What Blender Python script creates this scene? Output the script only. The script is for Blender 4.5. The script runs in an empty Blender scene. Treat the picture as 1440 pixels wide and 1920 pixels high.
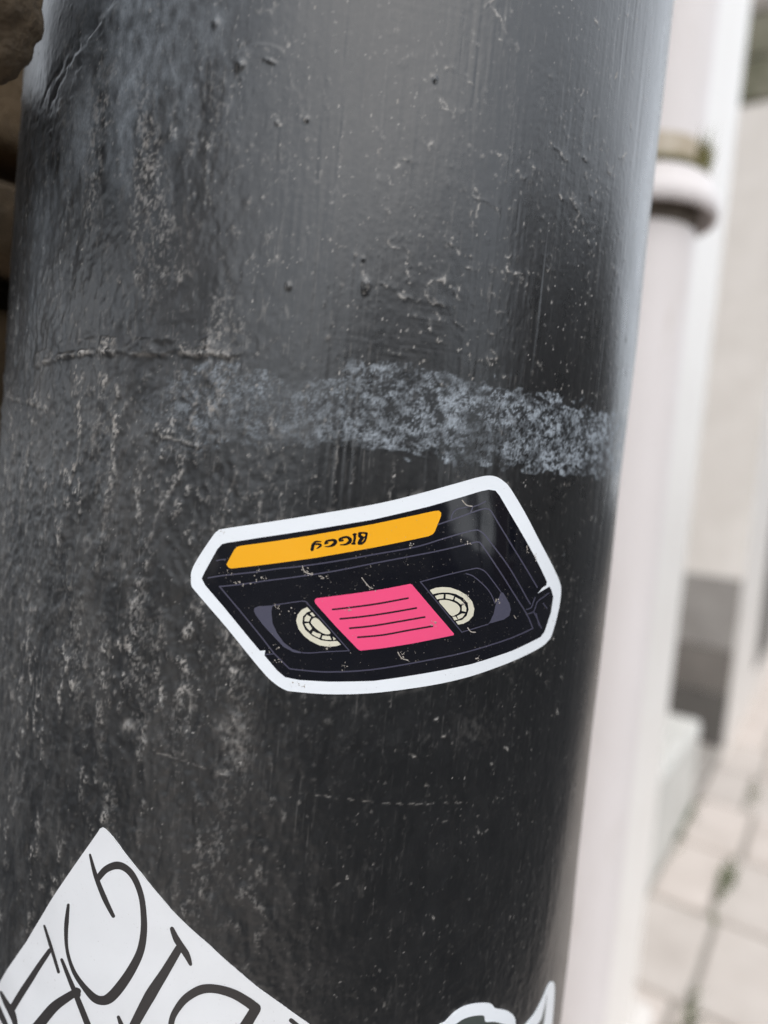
import bpy, bmesh, math, random
import numpy as np
from mathutils import Vector, Matrix, noise
from mathutils.geometry import delaunay_2d_cdt

R = math.radians
random.seed(7)
S = bpy.context.scene
COL = S.collection

# ------------------------------------------------------------------ camera
H = 1.15                                   # lens height above the pavement
PITCH, ROLL, FPX = R(-3.25), R(5.25), 1281.0
Fv = np.array([0, math.cos(PITCH), math.sin(PITCH)])
_R0 = np.array([1.0, 0, 0]); _U0 = np.array([0, -math.sin(PITCH), math.cos(PITCH)])
Rv = _R0*math.cos(ROLL) + _U0*math.sin(ROLL)
Uv = _U0*math.cos(ROLL) - _R0*math.sin(ROLL)
cam = bpy.data.cameras.new('camera'); cam_o = bpy.data.objects.new('camera', cam); COL.objects.link(cam_o)
cam_o.matrix_world = Matrix(((Rv[0], Uv[0], -Fv[0], 0), (Rv[1], Uv[1], -Fv[1], 0), (Rv[2], Uv[2], -Fv[2], H), (0, 0, 0, 1)))
cam.sensor_fit = 'VERTICAL'; cam.sensor_height = 36.0; cam.lens = FPX/1920*36
cam.clip_start = 0.01; cam.clip_end = 2000
cam.dof.use_dof = True; cam.dof.focus_distance = 0.153
cam.dof.aperture_fstop = cam.lens/4.2      # a 4.2 mm pupil, as in a phone
S.camera = cam_o

# ------------------------------------------------------------------ sky, sun, exposure
SUN_AZ, SUN_EL = R(14), R(48)              # azimuth from -Y towards +X
sun_dir = Vector((math.sin(SUN_AZ)*math.cos(SUN_EL), -math.cos(SUN_AZ)*math.cos(SUN_EL), math.sin(SUN_EL)))
w = bpy.data.worlds.new('World'); S.world = w; w.use_nodes = True
nt = w.node_tree; bg = nt.nodes['Background']
sky = nt.nodes.new('ShaderNodeTexSky'); sky.sky_type = 'NISHITA'; sky.sun_disc = False
sky.sun_elevation = SUN_EL; sky.sun_rotation = math.atan2(sun_dir.x, sun_dir.y)
sky.air_density = 1.0; sky.dust_density = 2.0; sky.ozone_density = 1.0
veil = nt.nodes.new('ShaderNodeMix'); veil.data_type = 'RGBA'          # an even overcast veil over the clear sky
veil.inputs[0].default_value = 0.88; veil.inputs[7].default_value = (6.3, 6.65, 7.1, 1)
nt.links.new(sky.outputs[0], veil.inputs[6]); nt.links.new(veil.outputs[2], bg.inputs[0]); bg.inputs[1].default_value = 0.15
sl = bpy.data.lights.new('sun', 'SUN'); sl.energy = 0.5; sl.angle = R(60); sl.color = (1.0, 0.95, 0.89)
so = bpy.data.objects.new('sun', sl); COL.objects.link(so)
so.rotation_euler = sun_dir.to_track_quat('Z', 'Y').to_euler()
S.view_settings.view_transform = 'Standard'; S.view_settings.look = 'None'
S.view_settings.exposure = 0.95
S.cycles.use_denoising = True; S.cycles.denoising_prefilter = 'NONE'; S.cycles.denoising_input_passes = 'RGB_ALBEDO_NORMAL'; S.cycles.use_adaptive_sampling = False; S.view_settings.gamma = 1.0; S.view_settings.use_curve_mapping = False

# ------------------------------------------------------------------ helpers
def tag(o, label=None, cat=None, group=None, kind=None):
    if label: o['label'] = label
    if cat: o['category'] = cat
    if group: o['group'] = group
    if kind: o['kind'] = kind
    return o

def empty(name, loc, **k):
    o = bpy.data.objects.new(name, None); COL.objects.link(o); o.location = loc; o.empty_display_size = .05
    return tag(o, **k)

def link(name, me, parent=None, mat=None, smooth=False):
    o = bpy.data.objects.new(name, me); COL.objects.link(o)
    if parent:
        o.parent = parent; o.matrix_parent_inverse = Matrix.Translation(parent.location).inverted()
    if mat and not me.materials: me.materials.append(mat)
    if smooth: me.polygons.foreach_set('use_smooth', [True]*len(me.polygons))
    return o

def mesh(name, verts, faces, parent=None, mat=None, smooth=False):
    me = bpy.data.meshes.new(name); me.from_pydata([tuple(map(float, v)) for v in verts], [], faces); me.update()
    return link(name, me, parent, mat, smooth)

def from_bm(name, bm, parent=None, mat=None, smooth=False):
    me = bpy.data.meshes.new(name); bm.normal_update(); bm.to_mesh(me); bm.free()
    return link(name, me, parent, mat, smooth)

# street frame: s runs along the house wall away from the lens, t points out to the road
WAZ = R(34)
Wd = np.array([math.sin(WAZ), math.cos(WAZ), 0]); Nd = np.array([math.cos(WAZ), -math.sin(WAZ), 0])
def P(s, t, z): return Vector(s*Wd + t*Nd + np.array([0, 0, z]))

def add_box(bm, s0, s1, t0, t1, z0, z1, bev=0.0, jit=0.0, seg=1):
    vs = [bm.verts.new(P(s + random.uniform(-jit, jit), t + random.uniform(-jit, jit), z + random.uniform(-jit, jit)/2))
          for s in (s0, s1) for t in (t0, t1) for z in (z0, z1)]
    q = [(0, 1, 3, 2), (4, 6, 7, 5), (0, 4, 5, 1), (2, 3, 7, 6), (0, 2, 6, 4), (1, 5, 7, 3)]
    fs = [bm.faces.new([vs[i] for i in f]) for f in q]
    bmesh.ops.recalc_face_normals(bm, faces=fs)
    if bev:
        es = list({e for f in fs for e in f.edges})
        bmesh.ops.bevel(bm, geom=es, offset=bev, segments=seg, affect='EDGES', profile=.5)

def box(name, s0, s1, t0, t1, z0, z1, parent=None, mat=None, bev=0.0, jit=0.0):
    bm = bmesh.new(); add_box(bm, s0, s1, t0, t1, z0, z1, bev, jit)
    return from_bm(name, bm, parent, mat)

# ---- materials
class NT:
    def __init__(s, name):
        s.m = bpy.data.materials.new(name); s.m.use_nodes = True; s.t = s.m.node_tree
        s.b = s.t.nodes['Principled BSDF']
    def n(s, typ, **k):
        x = s.t.nodes.new('ShaderNode'+typ)
        for a, v in k.items():
            if a.startswith('i_'):
                kk = a[2:]
                x.inputs[int(kk) if kk.isdigit() else kk].default_value = v
            else: setattr(x, a, v)
        return x
    def l(s, a, b): s.t.links.new(a, b)
    def coord(s, scale=(1, 1, 1), out='Object'):
        c = s.n('TexCoord'); m = s.n('Mapping'); m.inputs['Scale'].default_value = scale
        s.l(c.outputs[out], m.inputs[0]); return m.outputs[0]
    def noise(s, vec, scale, detail=4, rough=.6):
        x = s.n('TexNoise'); x.inputs['Scale'].default_value = scale; x.inputs['Detail'].default_value = detail
        x.inputs['Roughness'].default_value = rough; s.l(vec, x.inputs['Vector']); return x.outputs[0]
    def ramp(s, fac, stops):
        x = s.n('ValToRGB'); e = x.color_ramp.elements
        while len(e) < len(stops): e.new(.5)
        for q, (p, c) in zip(e, stops): q.position = p; q.color = (*c, 1) if len(c) == 3 else c
        s.l(fac, x.inputs[0]); return x.outputs[0]
    def mix(s, fac, a, b, typ='MIX'):
        x = s.n('Mix', data_type='RGBA', blend_type=typ)
        if isinstance(fac, (int, float)): x.inputs[0].default_value = fac
        else: s.l(fac, x.inputs[0])
        for v, i in ((a, 6), (b, 7)):
            if isinstance(v, tuple): x.inputs[i].default_value = (*v[:3], 1)
            else: s.l(v, x.inputs[i])
        return x.outputs[2]
    def math(s, op, a, b=None, c=None, clamp=False):
        x = s.n('Math', operation=op, use_clamp=clamp)
        for i, v in enumerate((a, b, c)):
            if v is None: continue
            if isinstance(v, (int, float)): x.inputs[i].default_value = v
            else: s.l(v, x.inputs[i])
        return x.outputs[0]
    def attr(s, name):
        x = s.n('Attribute'); x.attribute_name = name; return x.outputs['Fac']
    def bump(s, h, strength=.3, dist=.001, normal=None):
        x = s.n('Bump'); x.inputs['Strength'].default_value = strength; x.inputs['Distance'].default_value = dist
        s.l(h, x.inputs['Height'])
        if normal is not None: s.l(normal, x.inputs['Normal'])
        return x.outputs[0]
    def set(s, **k):
        for a, v in k.items():
            i = s.b.inputs[a.replace('_', ' ')]
            if isinstance(v, (int, float)): i.default_value = v
            elif isinstance(v, tuple): i.default_value = (*v[:3], 1)
            else: s.l(v, i)
        return s.m

def srgb(*c):
    return tuple(((x/255+.055)/1.055)**2.4 if x > 10 else x/255/12.92 for x in c)

def rough_mat(name, c0, c1, scale, bumpd=.002, rough=.8, bscale=None):
    n = NT(name); v = n.coord()
    c = n.ramp(n.noise(v, scale, 6, .65), [(.3, c0), (.7, c1)])
    h = n.noise(v, bscale or scale*4, 5, .65)
    return n.set(Base_Color=c, Roughness=rough, Normal=n.bump(h, .6, bumpd))

M_white_wall = rough_mat('white_masonry_paint', (.68, .635, .585), (.78, .735, .69), 6, .003, .75)
M_white_gloss = rough_mat('white_gloss_paint', (.85, .80, .745), (.90, .86, .81), 9, .0015, .45)
def m_pipe():
    n = NT('white_pipe_paint'); v = n.coord((1, 1, .35))
    c = n.ramp(n.noise(v, 14, 5), [(.3, (.75, .685, .655)), (.7, (.82, .755, .73))])
    g = n.ramp(n.noise(n.coord((1, 1, .25)), 38, 5), [(.62, (0, 0, 0)), (.8, (1, 1, 1))])
    c = n.mix(n.math('MULTIPLY', g, .35), c, (.42, .33, .22))
    return n.set(Base_Color=c, Roughness=.5, Normal=n.bump(n.noise(v, 90), .25, .001))
M_pipe = m_pipe()
M_collar_shade = rough_mat('brown_collar_shade', (.07, .055, .04), (.22, .18, .14), 60, .001, .8)  # colour of the shade painted under the pipe collar
M_stain = rough_mat('tan_pipe_stain', (.42, .33, .22), (.62, .54, .43), 45, .001, .6)
M_grime = rough_mat('mossy_grime', (.10, .10, .04), (.24, .20, .10), 90, .002, .9)
M_slab = rough_mat('pale_paving_stone', (.49, .425, .375), (.63, .555, .50), 5, .002, .85, 60)
M_slab_b = rough_mat('greyer_paving_stone', (.46, .405, .36), (.59, .53, .48), 5, .002, .85, 60)
M_joint = rough_mat('sandy_joint', (.26, .235, .20), (.38, .35, .31), 20, .002, .95)
M_asphalt = rough_mat('asphalt', (.035, .035, .037), (.06, .06, .06), 30, .004, .9, 150)
M_stone = rough_mat('brown_stone', (.040, .027, .014), (.15, .10, .052), 26, .007, .85, 90)
M_stone_tan = rough_mat('tan_stone', (.24, .13, .045), (.40, .24, .10), 18, .003, .85, 90)
M_mortar = rough_mat('old_mortar', (.07, .05, .03), (.16, .12, .08), 40, .004, .95)
M_course = rough_mat('weathered_grey_stone', (.26, .24, .21), (.42, .38, .345), 8, .004, .85)
M_course_green = rough_mat('mossy_grey_stone', (.12, .12, .075), (.26, .245, .19), 8, .004, .9)
M_step = rough_mat('greenish_white_step', (.50, .49, .45), (.66, .64, .60), 7, .003, .8)
M_dark = rough_mat('dark_grey_paint_shade', (.085, .078, .07), (.13, .12, .11), 10, .001, .6)  # panel paint, also the darkest painted shade band on the jamb
M_jamb_shade = rough_mat('jamb_shade_grey', (.14, .126, .112), (.20, .18, .162), 8, .002, .8)
M_midgrey = rough_mat('grey_render', (.24, .222, .205), (.33, .31, .29), 8, .002, .8)
M_leaf = rough_mat('weed_leaf', (.05, .075, .018), (.11, .14, .035), 60, .001, .7)
M_bark = rough_mat('tree_bark', (.05, .04, .03), (.10, .08, .06), 12, .004, .9)
M_moss = rough_mat('olive_moss', (.13, .12, .035), (.26, .23, .08), 80, .001, .8)
M_brick = rough_mat('unseen_house_dark_brick', (.09, .065, .055), (.14, .095, .075), 5, .004, .85)
M_slate = rough_mat('roof_slate', (.05, .05, .055), (.08, .08, .085), 6, .003, .7)
M_render = rough_mat('unseen_grey_house_render', (.16, .155, .15), (.22, .21, .20), 3, .003, .85)
M_glass = NT('window_glass').set(Base_Color=(.02, .022, .025), Roughness=.08)

# ------------------------------------------------------------------ ground
def ground():
    z = -.03
    mesh('ground', [(-400, -400, z-.15), (400, -400, z-.15), (400, 400, z-.15), (-400, 400, z-.15)], [(0, 1, 2, 3)], None, M_asphalt)['kind'] = 'structure'
    bm = bmesh.new(); add_box(bm, -60, 90, .70, 7.2, -.20, -.12)
    tag(from_bm('road', bm, None, M_asphalt), kind='structure')
    pv = box('pavement', -12, 40, -.40, .55, -.15, -.010, None, M_joint); pv['kind'] = 'structure'
    rng = random.Random(3)
    row0 = 1.69-.41*8
    edges = [-.365, -.18, .23, .545]
    for r in range(34):
        s0 = row0 + .41*r
        off = (0, -.02, .012, -.03)[r % 4]
        for a, b in zip(edges[:-1], edges[1:]):
            a2 = a + (off if a > -.3 else 0); b2 = b + (off if b < .5 else 0)
            bm = bmesh.new(); zz = rng.uniform(-.0015, .002)
            add_box(bm, s0+.009, s0+.401, a2+.008, b2-.008, -.04, zz, .004, .002)
            from_bm('paving_slab', bm, pv, M_slab if rng.random() < .65 else M_slab_b)
    for k in range(16):
        s0 = -4 + .92*k
        if k == 0: kb = tag(box('kerb', -12, 40, .555, .69, -.2, -.02, None, M_joint), kind='structure')
        bm = bmesh.new(); add_box(bm, s0+.004, s0+.916,   .554, .695, -.1, .002, .008)
        from_bm('kerb_stone', bm, kb, M_course)
ground()

# ------------------------------------------------------------------ white house wall with pilaster and recesses
def white_house():
    h = empty('white_house', P(.5, -.36, 0), label='white painted house front running along the pale pavement behind the drainpipe', cat='house')
    t = -.36
    box('wall', .36, 1.40, -1.3, t, -.1, 6.5, h, M_white_wall)
    box('pilaster', .90, 1.27, t-.005, -.22, .20, 6.4, h, M_white_gloss, .006)
    box('pilaster_base', .86, 1.36, t-.004, -.20, -.03, .20, h, M_white_wall, .012)
    # doorway alcove: raised step, back wall, far jamb that faces the lens
    box('alcove_back', 1.403, 3.427, -1.3, -1.1, -.1, 6.5, h, M_white_wall)
    box('step', 1.405, 2.78, -1.097, t-.004, -.03, .34, h, M_step, .012)
    box('alcove_floor', 2.782, 3.426, -1.097, t-.004, -.03, .05, h, M_course, .004)
    box('far_wall', 3.43, 14, -1.3, -.345, -.1, 2.93, h, M_white_wall)
    box('upper_wall', 3.44, 14, -1.3, -.36, 2.93, 6.5, h, M_joint)
    box('dado', 3.418, 3.4285, -1.096, -.352, .50, .82, h, M_midgrey, .002)
    box('jamb_shade_mid', 3.416, 3.4285, -1.096, -.352, .30, .497, h, M_jamb_shade, .002)  # alcove shade painted on the jamb as a darker band
    box('jamb_shade_low', 3.414, 3.4285, -1.096, -.352, .053, .297, h, M_dark, .002)  # deepest band of the painted alcove shade
    box('panel', 4.45, 5.4, -.345, -.338, .22, 1.20, h, M_dark)
    rng = random.Random(5)
    for row in range(6):
        z0 = 2.945 + .195*row; z1 = z0 + .18
        tt = -1.09
        while tt < -.40:
            L = rng.uniform(.22, .36); t2 = min(tt+L, -.335)
            if -.335-t2 < .1: t2 = -.335
            bm = bmesh.new(); add_box(bm, 3.424-rng.uniform(0, .008), 3.63, tt+.006, t2, z0, z1, .006, .003)
            from_bm('stone_block', bm, h, M_course if rng.random() < .6 else M_course_green); tt = t2
        ss = 3.64
        while ss < 9:
            L = rng.uniform(.38, .55)
            bm = bmesh.new(); add_box(bm, ss, ss+L-.012, -.6, -.335+rng.uniform(0, .01), z0, z1, .006, .003)
            from_bm('stone_block', bm, h, M_course); ss += L
white_house()

# ------------------------------------------------------------------ white drainpipe
def ring(bm, c, prof, seg=64):
    rows = []
    for (r, z) in prof:
        rows.append([bm.verts.new((c.x + r*math.cos(2*math.pi*k/seg), c.y + r*math.sin(2*math.pi*k/seg), z)) for k in range(seg)])
    for a, b in zip(rows[:-1], rows[1:]):
        for k in range(seg):
            bm.faces.new((a[k], a[(k+1) % seg], b[(k+1) % seg], b[k]))
    return rows

def blade(bm, base, tip, wd, bend):
    base, tip = Vector(base), Vector(tip); d = tip-base
    side = d.cross(Vector((0, 0, 1)))
    side = (side if side.length > 1e-6 else Vector((1, 0, 0))).normalized()*wd
    pts = []
    for k in range(5):
        f = k/4; c = base + d*f + Vector(bend)*math.sin(f*math.pi)*.5
        pts.append((bm.verts.new(c-side*(1-f)**.6), bm.verts.new(c+side*(1-f)**.6+side*.001)))
    for a, b in zip(pts[:-1], pts[1:]): bm.faces.new((a[0], a[1], b[1], b[0]))

PIPE = P(.7217, -.204, 0)
CZ = H + .274
def drainpipe():
    h = empty('white_drainpipe', PIPE, label='round white drainpipe with a flared socket collar, right behind the black post', cat='drainpipe')
    bm = bmesh.new(); ring(bm, PIPE, [(.0522, -.02), (.0522, CZ+.029)]); from_bm('lower_pipe', bm, h, M_pipe, True)
    bm = bmesh.new(); ring(bm, PIPE, [(.050, CZ+.025), (.050, 6.0)]); from_bm('upper_pipe', bm, h, M_pipe, True)
    c = CZ
    bm = bmesh.new(); ring(bm, PIPE, [(.0525, c+.030), (.064, c+.028), (.0655, c+.002), (.068, c), (.0708, c+.002), (.0705, c+.016), (.066, c+.022), (.064, c+.031), (.0635, c+.035), (.058, c+.039), (.0495, c+.037)])
    from_bm('socket_collar', bm, h, M_pipe, True)
    bm = bmesh.new(); ring(bm, PIPE, [(.0521, c-.012), (.0529, c-.010), (.0530, c+.027), (.0521, c+.028)]); from_bm('collar_shade_ring', bm, h, M_collar_shade, True)  # collar's shade painted on the lower pipe as a dark ring
    bm = bmesh.new(); ring(bm, PIPE, [(.0499, c+.040), (.0504, c+.042), (.0504, c+.060), (.0499, c+.073)]); from_bm('stain_ring', bm, h, M_stain, True)
    bm = bmesh.new(); rw = ring(bm, PIPE, [(.0502, c+.0365), (.0615, c+.0395), (.058, c+.045), (.0503, c+.051)])
    for v in bm.verts:
        k = noise.noise(v.co*70); v.co += Vector((0, 0, k*.004))
    from_bm('moss_ring', bm, h, M_grime, True)
    # bracket low on the pipe, holding it to the wall
    bm = bmesh.new(); ring(bm, PIPE, [(.0536, .52), (.0575, .522), (.0575, .548), (.0536, .55)])
    add_box(bm, .70, .742, -.36, -.255, .523, .547)
    from_bm('bracket', bm, h, M_pipe)
    # tuft of moss growing from the joint
    g = empty('moss_tuft', PIPE + Vector((0, 0, c+.06)), label='yellow green tuft growing on the collar of the white drainpipe', cat='plant')
    bm = bmesh.new(); rng = random.Random(2)
    for k in range(60):
        a = R(-40) + rng.uniform(-.22, .22)
        r = rng.uniform(.050, .058)
        b = PIPE + Vector((r*math.cos(a), r*math.sin(a), c+.041))
        hh = rng.uniform(.01, .05)*(1-abs(a-R(-40))*2.2)
        blade(bm, b, b+Vector((rng.uniform(-.005, .006), rng.uniform(-.006, .004), hh)), .0016, (rng.uniform(-.004, .004), 0, 0))
    from_bm('blades', bm, g, M_moss)['kind'] = 'stuff'
drainpipe()

def weed(s, t, n, hgt, spread, label, seed):
    rng = random.Random(seed)
    g = empty('weed', P(s, t, 0), label=label, cat='plant', group='weeds growing in the pavement joints')
    bm = bmesh.new()
    for k in range(n):
        ss = s + rng.gauss(0, spread); tt = t + rng.gauss(0, .008)
        b = P(ss, tt, -.008); a = rng.uniform(0, 6.28); L = rng.uniform(.4, 1)*hgt
        tip = b + Vector((math.cos(a)*L*.6, math.sin(a)*L*.6, L))
        blade(bm, b, tip, .0055, (math.cos(a)*L*.2, math.sin(a)*L*.2, L*.15))
    from_bm('blades', bm, g, M_leaf)['kind'] = 'stuff'
weed(2.30, -.182, 70, .04, .075, 'green weed in the slab joint two rows nearer than the alcove jamb', 1)
weed(2.62, -.362, 80, .045, .10, 'low green weeds along the foot of the white wall', 2)
weed(1.64, -.165, 60, .03, .05, 'small weed in the slab joint nearest the black post', 3)
weed(3.1, -.19, 30, .025, .08, 'sparse weed in a far slab joint beside the alcove jamb', 4)

# ------------------------------------------------------------------ brown stone pier on the left
def rock(name, s0, s1, t0, t1, z0, z1, parent, mat, cuts=14, amp=.010, seed=0, rnd=.35):
    bm = bmesh.new(); bmesh.ops.create_cube(bm, size=2.0)
    bmesh.ops.subdivide_edges(bm, edges=bm.edges[:], cuts=cuts, use_grid_fill=True)
    hs, ht, hz = (s1-s0)/2, (t1-t0)/2, (z1-z0)/2
    mn = min(hs, ht, hz)*rnd
    for v in bm.verts:
        q = Vector((v.co.x*hs, v.co.y*ht, v.co.z*hz))
        inner = Vector((max(-hs+mn, min(hs-mn, q.x)), max(-ht+mn, min(ht-mn, q.y)), max(-hz+mn, min(hz-mn, q.z))))
        d = q-inner
        if d.length > 1e-9: q = inner + d.normalized()*mn
        sd = Vector((seed*3.1, seed*1.7, seed*.9))
        nn = (q-Vector((0, 0, 0))).normalized()
        q += nn*(amp*noise.fractal(q*14+sd, .9, 2.0, 4) + amp*.5*noise.fractal(q*60+sd, .8, 2.1, 4))
        v.co = P((s0+s1)/2+q.x, (t0+t1)/2+q.y, (z0+z1)/2+q.z)
    return from_bm(name, bm, parent, mat, True)

def stone_pier():
    h = empty('stone_pier', P(0, -.4, 0), label='rough brown stone pier behind the left edge of the black post', cat='wall')
    box('mortar', .118, .34, -.62, -.315, -.05, H+.165, h, M_mortar)
    box('added_backing_wall', .125, .357, -1.3, -.625, -.05, 2.4, h, M_stone)  # added out of view, keeps the white house end out of the post's gloss
    rng = random.Random(9)
    rock('stone', .014, .0752, -.235, -.139, H+.070, H+.135, h, M_stone, 34, .007, 1, .36)
    rock('stone', .0, .10, -.42, -.228, H+.066, H+.108, h, M_stone, 16, .006, 6, .3)
    rock('stone', .02, .135, -.44, -.29, H+.02, H+.068, h, M_stone, 12, .006, 4, .3)
    zs = [0, .18, .34, .52, .66, .80, H-.23, H-.10, H-.012, H+.06, H+.105, H+.175]
    for i, (z0, z1) in enumerate(zip(zs[:-1], zs[1:])):
        x = .11 - (.12 if i % 2 else 0)
        while x < .32:
            L = rng.uniform(.22, .38)
            x1 = min(x+L, .335)
            if x1 - max(x, .11) > .05:
                rock('stone', max(x, .11)+.006, x1-.006, -.45, -.285 + rng.uniform(-.012, .012), z0+.007, z1-.007, h,
                     M_stone_tan if rng.random() < .55 else M_stone, 8, .006, i*7+x, .2)
            x = x1
stone_pier()

# ------------------------------------------------------------------ unseen street behind the lens, added and spaced for reflections in the gloss
def unseen_house(s0, s1, t0, z1, mat, label):  # out of view, heights and gaps shaped for the post's reflections
    h = empty('unseen_house', P((s0+s1)/2, t0, 0), label=label, cat='house', group='unseen houses across the road, sized for reflections')
    t1 = t0+6
    box('wall', s0, s1, t0, t1, -.2, z1, h, mat)
    bm = bmesh.new()
    a = [P(s0-.1, t0-.25, z1), P(s1+.1, t0-.25, z1), P(s1+.1, t1+.2, z1), P(s0-.1, t1+.2, z1), P(s0-.1, (t0+t1)/2, z1+1.6), P(s1+.1, (t0+t1)/2, z1+1.6)]
    v = [bm.verts.new(p) for p in a]
    for f in ((0, 1, 5, 4), (2, 3, 4, 5), (0, 4, 3), (1, 2, 5), (0, 3, 2, 1)): bm.faces.new([v[i] for i in f])
    from_bm('roof', bm, h, M_slate)
    n = max(1, int((s1-s0)/1.8)); step = (s1-s0)/n
    zz = .9
    while zz + 1.3 < z1:
        for k in range(n):
            c = s0 + step*(k+.5)
            f = box('window', c-.42, c+.42, t0-.05, t0-.004, zz, zz+1.25, h, M_white_gloss)
            box('pane', c-.36, c+.36, t0-.056, t0-.052, zz+.06, zz+1.19, f, M_glass)
        zz += 2.6
unseen_house(2.3, 3.1, 7.6, 5.0, M_brick, 'unseen narrow dark brick house straight across the road, placed for reflections')
def unseen_side_house():  # added out of view to darken part of the post's reflection
    h = empty('unseen_side_house', P(-6, -.6, 0), label='unseen dark brick house on the near pavement, added behind the viewpoint for reflections', cat='house')
    box('wall', -16, -8, -3.2, -.55, -.2, 6.2, h, M_brick)
    bm = bmesh.new(); v = [bm.verts.new(P(*q)) for q in ((-16.1, -3.4, 6.2), (-7.9, -3.4, 6.2), (-7.9, -.4, 6.2), (-16.1, -.4, 6.2), (-16.1, -1.9, 7.4), (-7.9, -1.9, 7.4))]
    for f in ((0, 1, 5, 4), (2, 3, 4, 5), (0, 4, 3), (1, 2, 5), (0, 3, 2, 1)): bm.faces.new([v[i] for i in f])
    from_bm('roof', bm, h, M_slate)
    for k in range(4):
        f = box('window', -9.4-1.8*k, -8.5-1.8*k, -.548, -.51, 1.0, 2.3, h, M_white_gloss)
        box('pane', -9.34-1.8*k, -8.56-1.8*k, -.509, -.504, 1.06, 2.24, f, M_glass)
unseen_side_house()
unseen_house(-9.5, -2.0, 8.2, 2.7, M_render, 'unseen low grey rendered house across the road, left of the brick one')
unseen_house(10.7, 38, 7.8, 6.2, M_render, 'unseen grey rendered house far along the opposite side of the road')
unseen_house(3.2, 10.5, 7.8, 4.6, M_render, 'unseen long grey house across the road, right of the narrow brick one')

def added_tree(s, t, hgt, label, seed):  # added out of view to break up the sticker's sky reflection
    rng = random.Random(seed); base = P(s, t, -.12)
    g = empty('added_tree', base, label=label, cat='tree', group='added trees beyond the gap between the houses')
    bm = bmesh.new(); limbs = []
    def limb(a, b, r0, r1):
        d = (b-a).normalized(); u = d.orthogonal().normalized(); v = d.cross(u); rows = []
        for p, r in ((a, r0), (b, r1)):
            rows.append([bm.verts.new(p+(u*math.cos(k*math.pi/3)+v*math.sin(k*math.pi/3))*r) for k in range(6)])
        for k in range(6): bm.faces.new((rows[0][k], rows[0][(k+1) % 6], rows[1][(k+1) % 6], rows[1][k]))
    top = base+Vector((rng.uniform(-.2, .2), rng.uniform(-.2, .2), hgt*.42)); limb(base, top, .16, .11); tips = []
    for k in range(9):
        a = k*2.4+rng.uniform(-.3, .3); L = hgt*rng.uniform(.2, .45)
        q = top+Vector((math.cos(a)*L*.7, math.sin(a)*L*.7, L*rng.uniform(.4, 1.1))); limb(top-Vector((0, 0, rng.uniform(0, .5))), q, .06, .02); tips.append(q)
    from_bm('trunk', bm, g, M_bark, True)
    V = []; F = []
    for q in tips:
        for _ in range(170):
            c = q+Vector((rng.gauss(0, .42), rng.gauss(0, .42), rng.gauss(0, .36))); n1 = Vector((rng.gauss(0, 1), rng.gauss(0, 1), rng.gauss(0, 1))).normalized()
            u = n1.orthogonal().normalized()*rng.uniform(.05, .10); v = n1.cross(u)*.6; b = len(V)
            V += [c-u, c-v, c+u, c+v]; F.append((b, b+1, b+2, b+3))
    mesh('crown', V, F, g, M_leaf)['kind'] = 'stuff'
added_tree(.4, 16, 4.2, 'small leafy tree added in the gap for reflections, nearer of the two', 3)
added_tree(3.2, 22, 5.6, 'taller leafy tree added farther back in the gap for reflections', 8)

# ------------------------------------------------------------------ the black post
PR = .0999
PD = .244
PAZ = R(-5.4)
PC = np.array([PD*math.sin(PAZ), PD*math.cos(PAZ)])
TH0 = math.atan2(-PC[1], -PC[0])
CAM = np.array([0, 0, H])

def proj(Q):
    d = Q-CAM; z = d@Fv
    return 720+FPX*(d@Rv)/z, 960-FPX*(d@Uv)/z

def to_uv(pts, off=0.0):
    """picture points -> unrolled post surface (arc length, height)"""
    p = np.asarray(pts, float)
    d = Fv[None] + Rv[None]*((p[:, :1]-720)/FPX) - Uv[None]*((p[:, 1:2]-960)/FPX)
    r = PR+off
    a = d[:, 0]**2+d[:, 1]**2; b = -2*(d[:, 0]*PC[0]+d[:, 1]*PC[1]); c = PC@PC-r*r
    disc = b*b-4*a*c
    k = np.where(disc > 0, (-b-np.sqrt(np.maximum(disc, 0)))/(2*a), -b/(2*a))
    x = d*k[:, None]
    th = np.arctan2(x[:, 1]-PC[1], x[:, 0]-PC[0])-TH0
    th = (th+np.pi) % (2*np.pi)-np.pi
    return np.stack([PR*th, x[:, 2]+H], 1)

DU = .00032
ULIM = R(71)*PR
V0, V1 = H-.205, H+.185
uu = np.arange(-ULIM, ULIM, DU); vv = np.arange(V0, V1, DU)
NU, NV = len(uu), len(vv)
rs = np.random.RandomState(11)
fu = np.fft.rfftfreq(NU, DU*1000)[None, :]; fv = np.fft.fftfreq(NV, DU*1000)[:, None]
def blur(a, su, sv):
    return np.fft.irfft2(np.fft.rfft2(a)*np.exp(-2*np.pi**2*((su*fu)**2+(sv*fv)**2)), s=(NV, NU))
def gn(su, sv):
    """smooth gaussian noise, kernel widths in mm, unit deviation"""
    a = blur(rs.randn(NV, NU), su, sv); return a/a.std()
def sm(a, b, x):
    t = np.clip((x-a)/(b-a), 0, 1); return t*t*(3-2*t)
UU, VV = np.meshgrid(uu, vv)
TH = TH0+UU/PR
PX, PY = proj(np.stack([PC[0]+PR*np.cos(TH), PC[1]+PR*np.sin(TH), VV], -1))

def raster(pts_uv, amps):
    a = np.zeros((NV, NU)); i = np.round((pts_uv[:, 1]-V0)/DU).astype(int); j = np.round((pts_uv[:, 0]+ULIM)/DU).astype(int)
    ok = (i >= 0) & (i < NV) & (j >= 0) & (j < NU); np.add.at(a, (i[ok], j[ok]), amps[ok]); return a

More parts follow.
